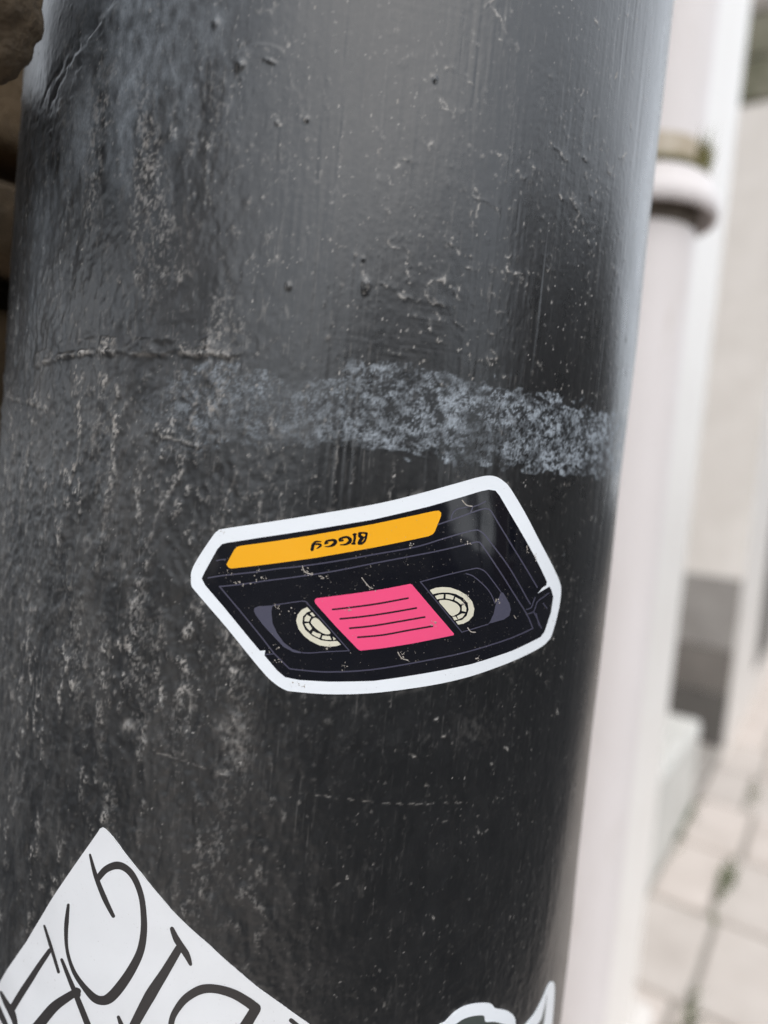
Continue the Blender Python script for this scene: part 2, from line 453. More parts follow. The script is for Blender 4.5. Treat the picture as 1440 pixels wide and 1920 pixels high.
def polyline_pts(px, step=.00012, wig=0.0):
    q = to_uv(px); out = []
    for a, b in zip(q[:-1], q[1:]):
        n = max(2, int(np.hypot(*(b-a))/step)); f = np.linspace(0, 1, n, endpoint=False)[:, None]; out.append(a+(b-a)*f)
    o = np.concatenate(out)
    if wig:
        k = rs.randn(len(o), 2).cumsum(0); k -= np.linspace(0, 1, len(o))[:, None]*k[-1]; k /= max(1e-9, np.abs(k).max())
        o = o+k*wig
    return o

def height_field():
    rough_left = sm(640, 250, PX)*(.55*sm(40, 260, PY)+.45*sm(560, 680, PY))               # corroded, thickly painted flank
    rough_low = sm(1120, 1420, PY)*sm(1130, 900, PX)
    rough = np.clip(rough_left+.38*rough_low, 0, 1)
    smooth_up = (1-rough)
    hgt = .16*gn(9, 14) + .10*gn(4, 9)*(.22+.78*rough)
    coarse = gn(.9, 1.7)+.7*gn(.45, .8); coarse = np.sign(coarse)*np.abs(coarse)**1.15
    hgt += rough*(.070*coarse + .085*gn(1.5, 3.4) + .038*gn(.45, .5))
    hgt += .014*gn(.35, .6)*(.35+rough) + .0115*gn(.2, .24)*(.42+1.2*rough)
    lap0 = sm(600, 680, PX)*sm(960, 820, PX)*sm(545, 575, PY)*sm(690, 650, PY)
    tilt = np.roll(gn(.28, 9.0), 0) + .6*gn(.5, 16)
    brush = (sm(330, 640, PX))*(1-.75*rough)*(.5+.5*sm(1300, 700, PY))
    hgt += .0165*np.clip(.7+.55*gn(3, 9), .05, 1.7)*tilt*brush*(1-.8*lap0) + .004*gn(.2, 3.0)*brush
    # coarse sagging brush ridges, upper middle
    rid = gn(.55, 7.0)
    hgt += .030*np.maximum(rid-.7, 0)*np.clip(.5+.6*gn(2, 5), 0, 1.5)*sm(420, 620, PX)*sm(980, 700, PX)*sm(720, 400, PY)
    gr = gn(.17, 4.5)
    hgt -= .042*np.clip(gr-1.1, 0, 1.4)*np.clip(.35+.7*gn(2.5, 6), 0, 1.4)*sm(420, 600, PX)*sm(1230, 900, PX)*sm(900, 560, PY)*(1-.8*lap0)
    # horizontal lap of a side-on brush stroke
    lap = sm(600, 680, PX)*sm(960, 820, PX)*sm(545, 575, PY)*sm(690, 650, PY)
    hgt += .0085*gn(5, .26)*lap*np.clip(.6+.5*gn(3, 1.5), 0, 1.4)
    lap2 = sm(700, 745, PX)*sm(905, 860, PX)*sm(50, 30, PY)
    hgt += .011*gn(5, .26)*lap2*np.clip(.6+.5*gn(3, 1), 0, 1.4)
    dust = np.zeros((NV, NU))
    # seam ridge across the left flank and other raised lines
    def seam(px, h, s, wig=.0004, d=0.0):
        nonlocal hgt, dust
        p = polyline_pts(px, wig=wig); a = raster(p, np.ones(len(p)))
        b = blur(a, s, s); b = np.clip(b/np.percentile(b[a > 0], 60), 0, 1.3); md = np.clip(.55+.7*gn(1.1, 1.0)+.3*gn(.4, .4), 0, 1.8); hgt += h*b*md*.8; sh = blur(np.roll(a, 5, 0), s*2.2, s*1.6); hgt += .45*h*np.clip(sh/np.percentile(sh[a > 0], 60), 0, 1.2)*np.clip(.6+.5*gn(1.5, 1.0), 0, 1.5)
        if d:
            e = blur(a, s*.6, s*.6); e = np.clip(e/np.percentile(e[a > 0], 60), 0, 1.2)
            dust += d*e*np.clip(.15+.75*gn(.45, .45)+.3*md, 0, 1.3)
    seam([(60, 690), (110, 668), (180, 662), (260, 668), (340, 664), (400, 667), (445, 671)], .46, .50, .0006, .30)
    seam([(180, 640), (220, 655), (330, 650), (420, 655)], .16, .9, .0006)
    seam([(15, 742), (60, 755), (105, 778)], .35, .6, .0006, .3)
    seam([(300, 818), (345, 828), (378, 842)], .22, .3, .0003, .4)
    seam([(380, 690), (372, 760), (352, 805)], .12, .3, .0004, .45)
    seam([(222, 700), (215, 800), (203, 880), (196, 960), (180, 1060)], .16, .5, .0007, .30)
    seam([(150, 800), (140, 880), (128, 920)], .16, .45, .0005, .30)
    seam([(345, 880), (330, 905), (300, 960), (270, 1030), (230, 1095)], .12, .4, .0007, .28)
    seam([(452, 128), (470, 116), (495, 113), (518, 120)], .22, .28, .0002, .05)
    seam([(560, 1487), (610, 1492), (680, 1501), (740, 1506), (800, 1507), (880, 1506)], .03, .16, .0001, .55)
    seam([(288, 1410), (330, 1420), (370, 1435), (440, 1455)], .05, .22, .0003, .50)
    seam([(425, 1180), (422, 1230), (415, 1265)], .05, .22, .0003, .5)
    # folds where the post bends in under the stone, top left
    seam([(215, 0), (180, 40), (150, 85), (115, 150), (95, 195)], -.30, .7, .0008)
    seam([(235, -10), (160, 110), (110, 220), (85, 320), (70, 420)], .22, 2.2, .0012, 0)
    seam([(120, 120), (90, 170), (70, 230)], -.16, .6, .0008)
    seam([(55, 1560), (48, 1640), (40, 1690), (36, 1760)], -.35, .6, .0006)
    # paint nodules and drips
    n = 6000
    q = np.stack([rs.uniform(-ULIM, ULIM, n), rs.uniform(V0, V1, n)], 1)
    a = raster(q, rs.gamma(1.2, 1.0, n)); k = blur(a, .17, .20)+.6*blur(np.roll(a, -2, 0), .13, .30)
    nod = k/np.percentile(k[a > 0], 90); hgt += .055*np.clip(nod, 0, 2.2)
    nodtip = np.clip(blur(np.roll(a, 1, 1), .15, .15), 0, None); nodtip = np.clip(nodtip/np.percentile(nodtip[a > 0], 92), 0, 1.2)
    n = 900
    q = np.stack([rs.uniform(-ULIM, ULIM, n), rs.uniform(V0, V1, n)], 1)
    a = raster(q, rs.gamma(1.3, 1.0, n)); k = blur(a, .22, .26); hgt += .018*k/(k.max())*8*.6
    n = 120
    q = np.stack([rs.uniform(-ULIM, ULIM*.8, n), rs.uniform(V0+.1, V1, n)], 1)
    a = raster(q, rs.gamma(2, 1.0, n)); k = blur(a, .42, .55)
    k2 = blur(np.roll(a, -3, 0), .28, .9); hgt += .11*k/k.max() + .05*k2/k2.max()
    for (x, y, r_, hh) in ((685, 533, .75, .75), (683, 545, .5, .5), (405, 45, .7, .55), (390, 643, .75, .6), (452, 126, .8, .5), (815, 148, .5, .4), (541, 537, .5, .4),
                           (680, 486, .3, .3), (500, 1130, .3, .3), (240, 1362, .5, .4), (1055, 1043, .5, .4), (575, 225, .4, .4), (520, 232, .35, .3)):
        c = to_uv([(x, y)])[0]
        hgt += hh*np.exp(-(((UU-c[0])*1000/r_)**2 + ((VV-c[1])*1000/(r_*1.35))**2))
    # flaked paint edges, right flank
    fl = np.zeros((NV, NU)); step = np.zeros((NV, NU))
    for _ in range(190):
        x = rs.uniform(700, 1190); y = rs.uniform(-40, 1750)
        if rs.rand() < .45: y = rs.uniform(-40, 760)
        if 360 < x < 1060 and 880 < y < 1310: continue
        c = to_uv([(x, y)])[0]
        L = rs.gamma(2.0, 1.9)*.001; ang = rs.normal(-1.1, .55); m = int(L/.00012)+3
        tr = [c]
        for _k in range(m):
            ang += rs.normal(0, .30); ang += .04*(-1.1-ang)
            tr.append(tr[-1]+np.array([math.cos(ang), math.sin(ang)])*.00012*(1+.5*rs.randn()))
        tr = np.array(tr); am = np.sin(np.linspace(0, np.pi, len(tr)))*rs.uniform(.35, 1)
        fl += raster(tr, am)
    fb = blur(fl, .115, .12)*np.clip(.7+.7*gn(.5, .6), 0, 1.5); fb /= np.percentile(fb[fl > 0], 85); fb = np.clip(fb, 0, 1.3)
    st = blur(np.roll(fl, 4, 1), .7, .7); st /= st.max()
    hgt += .045*fb + .07*st
    dust += .95*fb*np.clip(.35+.65*gn(.35, .5), 0, 1.2)
    # fine tan dirt caught on the relief
    fine = hgt-blur(hgt, .7, .9)
    fine /= fine.std()
    patch = np.clip(.45+.5*gn(8, 14)+.25*gn(3, 5), 0, 1)
    veins = np.exp(-(gn(.8, 3.2)/.16)**2)*np.clip(gn(2.5, 4)+.1, 0, 1.2)
    speck = np.clip(gn(.26, .32)-2.05, 0, 2)*1.1
    speck2 = np.clip(gn(.18, .24)-2.5, 0, 2)*1.6
    dl = sm(700, 300, PX)*sm(1500, 1100, PY)
    dust += np.clip(fine-.8, 0, 1.6)*.10*patch*(.10+.90*rough)*(1-.55*rough_low)*np.clip(.3+.7*gn(.3, .3), 0, 1.3)
    dust += veins*.20*(.15+.85*np.clip(dl+.4*sm(900, 500, PX), 0, 1))*np.clip(.4+.7*gn(.3, .4), 0, 1.4)
    dust += (speck*.55+speck2)*(.35+.65*patch)*(.55+.45*sm(1700, 900, PY))
    med = blur(hgt, .22, .25)-blur(hgt, 1.5, 2.2)
    med /= np.sqrt(blur(med**2, 6, 6))+1e-4
    cols = np.clip(.35+.75*gn(1.5, 7)+.35*gn(5, 9), 0, 1.5)
    grain = np.clip(.42+.75*gn(.15, .2)+.3*gn(.4, .9), 0, 1.6)
    dust += np.clip(med-.3, 0, 1.5)*.38*cols*grain*rough_left
    dust += np.clip(med-.9, 0, 1.5)*.16*cols*grain*(1-rough_left)*(.4+.6*sm(1150, 500, PX))*(.3+.7*sm(1500, 900, PY))
    dust += .30*nodtip*np.clip(.2+.8*gn(4, 6), 0, 1)*(1-.6*rough_low)
    # scuffed haze left of and under the sticker
    haze = rough*patch*np.clip(.5+.5*gn(.5, 1.1), 0, 1.5)*.035 + sm(470, 60, PX)*sm(250, 800, PY)*np.clip(.6+.3*gn(2.5, 6)+.25*gn(.6, 1.4), .1, 1.4)*.10
    dust += haze
    bandn = np.clip(gn(2.2, 10)-.15, 0, 1.6)*sm(620, 420, PX)*sm(60, 200, PX)*sm(60, 220, PY)
    dust += .25*bandn*np.clip(.75*gn(.17, .24)+.35*gn(.4, .8)-.15, 0, 1.3)
    dust += .055*np.clip(gn(.13, 3.2)-.7, 0, 1.6)*np.clip(.5+.5*gn(4, 9), 0, 1.4)*np.clip(.5+.7*gn(.2, .5), 0, 1.5)
    hgt += .0060*gn(.18, 3.0)*np.clip(.6+.5*gn(5, 8), .1, 1.5)
    dust += .022*np.clip(.4+.5*gn(6, 12)+.35*gn(1.2, 3.0)+.3*gn(.3, .8), 0, 1.8)*sm(1150, 700, PX)*sm(1500, 700, PY)
    for (x, y, rx, ry, am) in ((445, 1385, 26, 45, .34), (240, 1362, 11, 11, .8), (408, 1360, 14, 16, .35), (890, 1370, 40, 30, .12), (575, 810, 30, 20, .1)):
        g = np.exp(-((PX-x)/rx)**2-((PY-y)/ry)**2); dust += am*g*np.clip(.6+.5*gn(.3, .4), 0, 1.4)
    dust *= 1-.32*rough_low*(1-.6*rough_left)
    # bluish chalky band left by torn-off tape
    top = np.interp(PX, [240, 300, 400, 460, 560, 640, 655, 760, 900, 1000, 1100, 1180], [740, 720, 672, 690, 712, 705, 672, 690, 712, 735, 760, 785])
    bot = np.interp(PX, [240, 330, 420, 560, 680, 760, 860, 1000, 1180], [860, 850, 832, 838, 842, 850, 868, 885, 896])
    wob = 7*gn(1.2, .5)+4*gn(.4, .4)
    band = sm(-3, 4, PY-top+wob)*sm(4, -8, PY-bot+wob)*sm(230, 330, PX)
    strength = np.interp(PX, [240, 420, 560, 760, 900, 1190], [.42, .58, .60, .92, 1.25, 1.55])
    blot = np.clip(.64+.17*gn(2.0, 1.4)+.14*gn(.9, .7)+.13*gn(5, 2.5), .22, 1.25)
    web = 1-np.clip(np.abs(gn(.32, .28))/.55, 0, 1)
    grit = np.clip(.25+.55*web+.26*gn(.16, .16)+.25*gn(.6, .45), .04, 1.35)
    chalk_sheen = band*strength*blot*grit*.9
    hgt += .010*band
    # grey sky reflection painted into the post's colour, upper left
    sky_sheen = np.exp(-((PX-235-.2*(200-PY))/150)**2)*sm(520, 150, PY) + .45*np.exp(-((PX-70)/45)**2)*sm(150, 300, PY)*sm(760, 520, PY)
    sky_sheen = np.maximum(sky_sheen, .95*np.exp(-((PX-150+.25*(PY-250))/85)**2-((PY-270)/150)**2)); sky_sheen = np.clip(sky_sheen, 0, 1); sky_sheen *= np.clip(.75+.22*gn(3, 6)+.18*gn(.5, .9), .1, 1.4)
    chalk_sheen = np.maximum(chalk_sheen, .46*sky_sheen)
    # a smooth dark scar low on the right
    scar = np.exp(-((PX-(945-.06*(PY-1560)))/26)**2-((PY-1560)/75)**2)
    hgt -= .10*scar; dust *= 1-.85*scar; chalk_sheen *= 1-scar
    dust *= 1-.8*band*sm(600, 760, PX)
    return hgt, np.clip(dust, 0, 1), np.clip(chalk_sheen, 0, 1), np.clip(rough, 0, 1)

HG, DUST, CHALK_SHEEN, ROUGH = height_field()
LOW = blur(HG, 2.2, 2.2)                                          # what a stiff sticker would follow

def bubble(x, y, su, sv, hh):
    c = to_uv([(x, y)])[0]; return hh*np.exp(-((UU-c[0])*1000/su)**2-((VV-c[1])*1000/sv)**2)
LOW = LOW + bubble(935, 1085, 14, 14, .90) + bubble(560, 1120, 14, 9, .12)

# sticker outlines in picture points; Z scales up from an enlarged crop
def Z(ox, oy, k, pts): return [(ox+x/k, oy+y/k) for x, y in pts]
OUTER = [(360, 1085), (361, 1070), (372, 1047), (400, 1005), (410, 995), (422, 991), (515, 977), (590, 965), (700, 946), (777, 928), (854, 907), (895, 895.7), (916, 892), (931, 894),
         (944, 902), (957, 916), (983, 962.5), (1008, 1014), (1034, 1063), (1045.6, 1088), (1049.5, 1106), (1045.6, 1140), (1034, 1186), (1026, 1201), (1008, 1215.6), (957, 1240),
         (880, 1268), (803, 1285), (700, 1298), (615, 1300.5), (552.5, 1296), (535, 1292.5), (515, 1280), (490, 1255), (427.5, 1177.5), (370, 1110), (361, 1097.5)]
LETTER = [(184, 1560), (188, 1553.5), (193, 1551), (198, 1553.5), (206, 1561), (245, 1610), (300, 1677), (319, 1700), (405.6, 1783), (478, 1848.6), (578, 1920), (640, 1962), (560, 2010), (470, 2070), (380, 2110),
          (200, 2110), (60, 2050), (-20, 1960), (-34, 1893), (0, 1841.7), (50, 1764.6), (87.5, 1702)]
CLIP = Z(780, 1780, 4.5, [(150, 700), (190, 632), (240, 608), (310, 540), (400, 482), (500, 456), (600, 450), (640, 465), (658, 490), (700, 500), (760, 512), (808, 545), (830, 590), (834, 650), (850, 690), (880, 680),
       (915, 632), (990, 540), (1050, 430), (1100, 312), (1122, 276), (1142, 268), (1158, 290), (1162, 380), (1145, 620), (1120, 900), (1000, 1150), (600, 1250), (250, 1150), (130, 900)])

def inside(poly, x, y):
    c = np.zeros(x.shape, bool); n = len(poly)
    for i in range(n):
        x0, y0 = poly[i]; x1, y1 = poly[(i+1) % n]
        if y0 == y1: continue
        c ^= ((y0 > y) != (y1 > y)) & (x < (x1-x0)*(y-y0)/(y1-y0)+x0)
    return c
under = np.zeros((NV, NU))
for p in (OUTER, LETTER, CLIP):
    q = to_uv(p); under = np.maximum(under, inside([tuple(a) for a in q], UU, VV).astype(float))
under_s = np.clip(blur(under, .7, .7)*2.4, 0, 1)
HG2 = HG*(1-under_s)+np.minimum(HG, LOW-.03)*under_s
# dirt gathered round the sticker edges
halo = np.clip(blur(under, .8, .8)*(1-under)*2, 0, 1)
DUST = np.clip(DUST+.16*halo*np.clip(gn(.5, .5), 0, 2), 0, 1)

def low_at(uv):
    i = np.clip(((uv[:, 1]-V0)/DU), 0, NV-1.001); j = np.clip((uv[:, 0]+ULIM)/DU, 0, NU-1.001)
    i0 = i.astype(int); j0 = j.astype(int); fi = i-i0; fj = j-j0
    return (LOW[i0, j0]*(1-fi)*(1-fj)+LOW[i0+1, j0]*fi*(1-fj)+LOW[i0, j0+1]*(1-fi)*fj+LOW[i0+1, j0+1]*fi*fj)

def on_post(uv, off_mm):
    uv = np.asarray(uv, float); th = TH0+uv[:, 0]/PR; r = PR+(low_at(uv)+off_mm)/1000
    return np.stack([PC[0]+r*np.cos(th), PC[1]+r*np.sin(th), uv[:, 1]], 1)

def post_material():
    n = NT('black_post_paint'); v = n.coord()
    d = n.attr('dust'); c = n.attr('chalk_sheen'); rg = n.attr('rough')
    fine = n.noise(n.coord((1, 1, .5)), 2600, 3, .6)
    mott = n.noise(n.coord((1, 1, .6)), 160, 5, .6)
    base = n.ramp(mott, [(.3, (.0042, .0044, .0048)), (.75, (.0085, .0086, .009))])
    df = n.math('MULTIPLY', d, n.math('ADD', n.math('MULTIPLY', fine, .9), .5), clamp=True)
    tan = n.ramp(n.noise(v, 300, 3), [(.35, (.235, .212, .188)), (.65, (.35, .33, .305))])
    col = n.mix(df, base, tan)
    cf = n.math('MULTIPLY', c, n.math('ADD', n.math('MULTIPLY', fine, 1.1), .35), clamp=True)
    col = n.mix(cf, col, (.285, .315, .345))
    ro = n.math('ADD', n.math('ADD', .225, n.math('MULTIPLY', mott, .12)), n.math('ADD', n.math('MULTIPLY', n.math('MAXIMUM', df, cf), .35), n.math('MULTIPLY', rg, .16)), clamp=True)
    # fine brush hairs below the mesh's own relief
    hair = n.noise(n.coord((1, 1, .03)), 2400, 3, .5)
    nb = n.bump(hair, .2, .00003)
    nb = n.bump(fine, .3, .000035, nb)
    return n.set(Base_Color=col, Roughness=ro, Normal=nb, Specular_IOR_Level=.72)
M_post = post_material()

def post():
    edge = np.minimum(np.minimum(UU+ULIM, ULIM-UU)/.004, np.minimum(VV-V0, VV[-1:, :]-VV)/.006)
    hh = HG2*np.clip(edge, 0, 1)/1000
    thf = TH0+uu/PR
    back = np.linspace(thf[-1], thf[0]+2*math.pi, 50)[1:-1]
    th = np.concatenate([thf, back]); nc = len(th)
    zb = [-.02, .05, .5]; za = [H+.6, H+1.2, 3.4]
    z = np.concatenate([zb, vv, za]); nr = len(z)
    disp = np.zeros((nr, nc)); disp[3:3+NV, :NU] = hh
    rr = PR+disp
    co = np.stack([PC[0]+rr*np.cos(th)[None], PC[1]+rr*np.sin(th)[None], np.broadcast_to(z[:, None], rr.shape)], -1).reshape(-1, 3)
    i = np.arange(nr-1)[:, None]*nc; j = np.arange(nc)[None]; j2 = (j+1) % nc
    f = np.stack([i+j, i+j2, i+nc+j2, i+nc+j], -1).reshape(-1, 4)
    me = bpy.data.meshes.new('black_post')
    me.vertices.add(len(co)); me.vertices.foreach_set('co', co.astype(np.float32).ravel())
    me.loops.add(f.size); me.loops.foreach_set('vertex_index', f.astype(np.int32).ravel())
    me.polygons.add(len(f)); me.polygons.foreach_set('loop_start', np.arange(0, f.size, 4, dtype=np.int32))
    me.polygons.foreach_set('use_smooth', np.ones(len(f), bool))
    me.update(calc_edges=True)
    for nm, arr in (('dust', DUST), ('chalk_sheen', CHALK_SHEEN), ('rough', ROUGH)):
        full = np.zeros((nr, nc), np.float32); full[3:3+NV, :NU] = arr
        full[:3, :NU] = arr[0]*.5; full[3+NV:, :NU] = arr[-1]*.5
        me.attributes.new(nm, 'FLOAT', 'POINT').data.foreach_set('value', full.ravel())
    o = link('black_post', me, None, M_post)
    tag(o, 'thick round post in scuffed, lumpy black paint, filling most of the view', 'post')
    return o
post()

# ------------------------------------------------------------------ stickers
def smooth_poly(px, n=6, closed=True):
    p = np.asarray(px, float); out = []; N = len(p)
    rng_ = range(N if closed else N-1)
    for i in rng_:
        if closed: a, b, c, d = p[i-1], p[i], p[(i+1) % N], p[(i+2) % N]
        else: a, b, c, d = p[max(i-1, 0)], p[i], p[i+1], p[min(i+2, N-1)]
        for k in range(n):
            t = k/n
            out.append(.5*((2*b)+(-a+c)*t+(2*a-5*b+4*c-d)*t*t+(-a+3*b-3*c+d)*t**3))
    if not closed: out.append(p[-1])
    return np.array(out)

def densify(uv, step=.0012):
    out = []
    for a, b in zip(uv, np.roll(uv, -1, 0)):
        n = max(1, int(np.hypot(*(b-a))/step)); out += [a+(b-a)*k/n for k in range(n)]
    return np.array(out)

def sheet(name, px, off, mat, parent, skirt=0.0, grid=.0016, lift=None):
    q = densify(to_uv(px))
    lo, hi = q.min(0), q.max(0)
    gx, gy = np.meshgrid(np.arange(lo[0]+grid/2, hi[0], grid), np.arange(lo[1]+grid/2, hi[1], grid))
    ins = inside([tuple(a) for a in q], gx, gy)
    pts = np.stack([gx[ins], gy[ins]], 1)
    if len(pts):
        dmin = np.min(((pts[:, None]-q[None])**2).sum(-1), 1); pts = pts[dmin > (grid*.35)**2]
    allp = [Vector((a[0]*1000, a[1]*1000)) for a in np.concatenate([q, pts])]
    n = len(q)
    vs, es, fs, _, _, _ = delaunay_2d_cdt(allp, [], [list(range(n))], 1, 1e-7)
    uv = np.array([[v.x/1000, v.y/1000] for v in vs])
    offs = np.full(len(uv), off)
    if lift is not None: offs = offs+lift(uv)
    co = on_post(uv, 0)
    th = TH0+uv[:, 0]/PR; co[:, 0] += offs/1000*np.cos(th); co[:, 1] += offs/1000*np.sin(th)
    faces = [list(f) for f in fs]
    # face outward
    f0 = faces[0]; a, b, c = (co[f0[k]] for k in range(3))
    if np.cross(b-a, c-a)@np.array([a[0]-PC[0], a[1]-PC[1], 0]) < 0: faces = [f[::-1] for f in faces]
    co = co.tolist()
    if skirt:
        cnt = {}
        for f in faces:
            for k in range(len(f)): cnt[(f[k], f[(k+1) % len(f)])] = 1
        low = {}
        def dn(i):
            if i not in low:
                low[i] = len(co); co.append(list(co[i])); r = on_post(uv[i:i+1], off-skirt)[0]; co.append(r.tolist())
            return low[i]
        for (a, b) in list(cnt):
            if (b, a) not in cnt: faces.append([dn(b), dn(a), dn(a)+1, dn(b)+1])
    o = mesh(name, co, faces, parent, mat, False)
    sm_ = np.ones(len(faces), bool)
    o.data.polygons.foreach_set('use_smooth', sm_)
    return o

def stroke(name, px, wd, off, mat, parent, curve=True, kind=None):
    p = np.asarray(px, float); wd = np.full(len(p), wd, float) if np.isscalar(wd) else np.asarray(wd, float)
    if curve and len(p) > 2:
        wd = np.interp(np.linspace(0, len(p)-1, (len(p)-1)*6+1), np.arange(len(p)), wd); p = smooth_poly(p, 6, False)
    else:
        m = 8*(len(p)-1)+1; tt = np.linspace(0, len(p)-1, m)
        wd = np.interp(tt, np.arange(len(wd)), wd); p = np.stack([np.interp(tt, np.arange(len(p)), p[:, k]) for k in (0, 1)], 1)
    t = np.gradient(p, axis=0); t /= np.maximum(np.linalg.norm(t, axis=1), 1e-9)[:, None]
    nrm = np.stack([-t[:, 1], t[:, 0]], 1); h = wd[:, None]/2
    rows = []
    for f in (1, .94, .75, .4):                                   # round caps
        rows.append((p[0]-t[0]*h[0]*f, nrm[0]*h[0]*math.sqrt(max(0, 1-f*f))+nrm[0]*.02))
    for i in range(len(p)): rows.append((p[i], nrm[i]*h[i]))
    for f in (.4, .75, .94, 1):
        rows.append((p[-1]+t[-1]*h[-1]*f, nrm[-1]*h[-1]*math.sqrt(max(0, 1-f*f))+nrm[-1]*.02))
    L = np.array([c-n_ for c, n_ in rows]); Rr = np.array([c+n_ for c, n_ in rows])
    uv = to_uv(np.concatenate([L, (L+Rr)/2, Rr])); co = on_post(uv, off); k = len(rows)
    faces = []
    for i in range(k-1):
        faces.append((i, i+1, k+i+1, k+i)); faces.append((k+i, k+i+1, 2*k+i+1, 2*k+i))
    a, b, c = co[faces[4][0]], co[faces[4][1]], co[faces[4][2]]
    if np.cross(b-a, c-a)@np.array([a[0]-PC[0], a[1]-PC[1], 0]) < 0: faces = [f[::-1] for f in faces]
    o = mesh(name, co, faces, parent, mat, True)
    if kind: o['kind'] = kind
    return o

def ink(name, col, dirt=.5, rough=.16, spots=True, halftone=None):
    n = NT(name); v = n.coord()
    c = col
    if halftone:
        h = n.noise(v, 2300, 1, .5); c = n.mix(n.math('MULTIPLY', h, .35), col, halftone)
    if spots:
        sp = n.noise(v, 1500, 2, .6)
        m = n.noise(v, 120, 4, .6)
        f = n.math('MULTIPLY', n.math('MULTIPLY', n.math('SUBTRACT', sp, .66, clamp=True), 9, clamp=True), n.math('MULTIPLY', n.math('SUBTRACT', m, .42, clamp=True), 4*dirt, clamp=True))
        c = n.mix(f, c, (.36, .32, .28))
    age = n.noise(v, 55, 5, .65)
    c = n.mix(n.math('MULTIPLY', n.math('SUBTRACT', age, .45, clamp=True), 1.1*dirt, clamp=True), c, tuple(x*.78+y*.06 for x, y in zip(col, (.42, .36, .28))))
    wav = n.noise(v, 60, 2)
    ro = n.math('ADD', rough, n.math('MULTIPLY', n.noise(v, 90, 4), .07))
    return n.set(Base_Color=c, Roughness=ro, Normal=n.bump(wav, .12, .002), Specular_IOR_Level=.5)

M_vinyl = ink('white_vinyl', (.78, .80, .82), .45, .28)
M_inkblack = ink('black_ink', (.0042, .0045, .0075), .6, .03)
M_orange = ink('orange_ink', (.87, .395, .012), .2, .10, True, (.82, .41, .03))
M_pink = ink('pink_ink', (.85, .075, .20), .25, .10, True, (.82, .12, .24))
M_cream = ink('cream_ink', (.66, .62, .49), .15, .18)
M_line = ink('purple_grey_ink', (.060, .057, .085), .3, .2)
M_grey = ink('slate_grey_ink', (.075, .073, .105), .4, .2, True, (.045, .044, .065))
M_lineblack = ink('dark_line_ink', (.03, .012, .016), .2, .18)
M_fleck = rough_mat('tan_dirt', (.28, .24, .20), (.48, .43, .38), 900, .0004, .9)
M_marker = ink('brown_black_marker', (.030, .026, .025), .25, .4)
M_paper = ink('worn_white_sticker', (.72, .715, .715), .7, .4)
M_greygreen = ink('grey_green_ink', (.055, .065, .058), .2, .3)

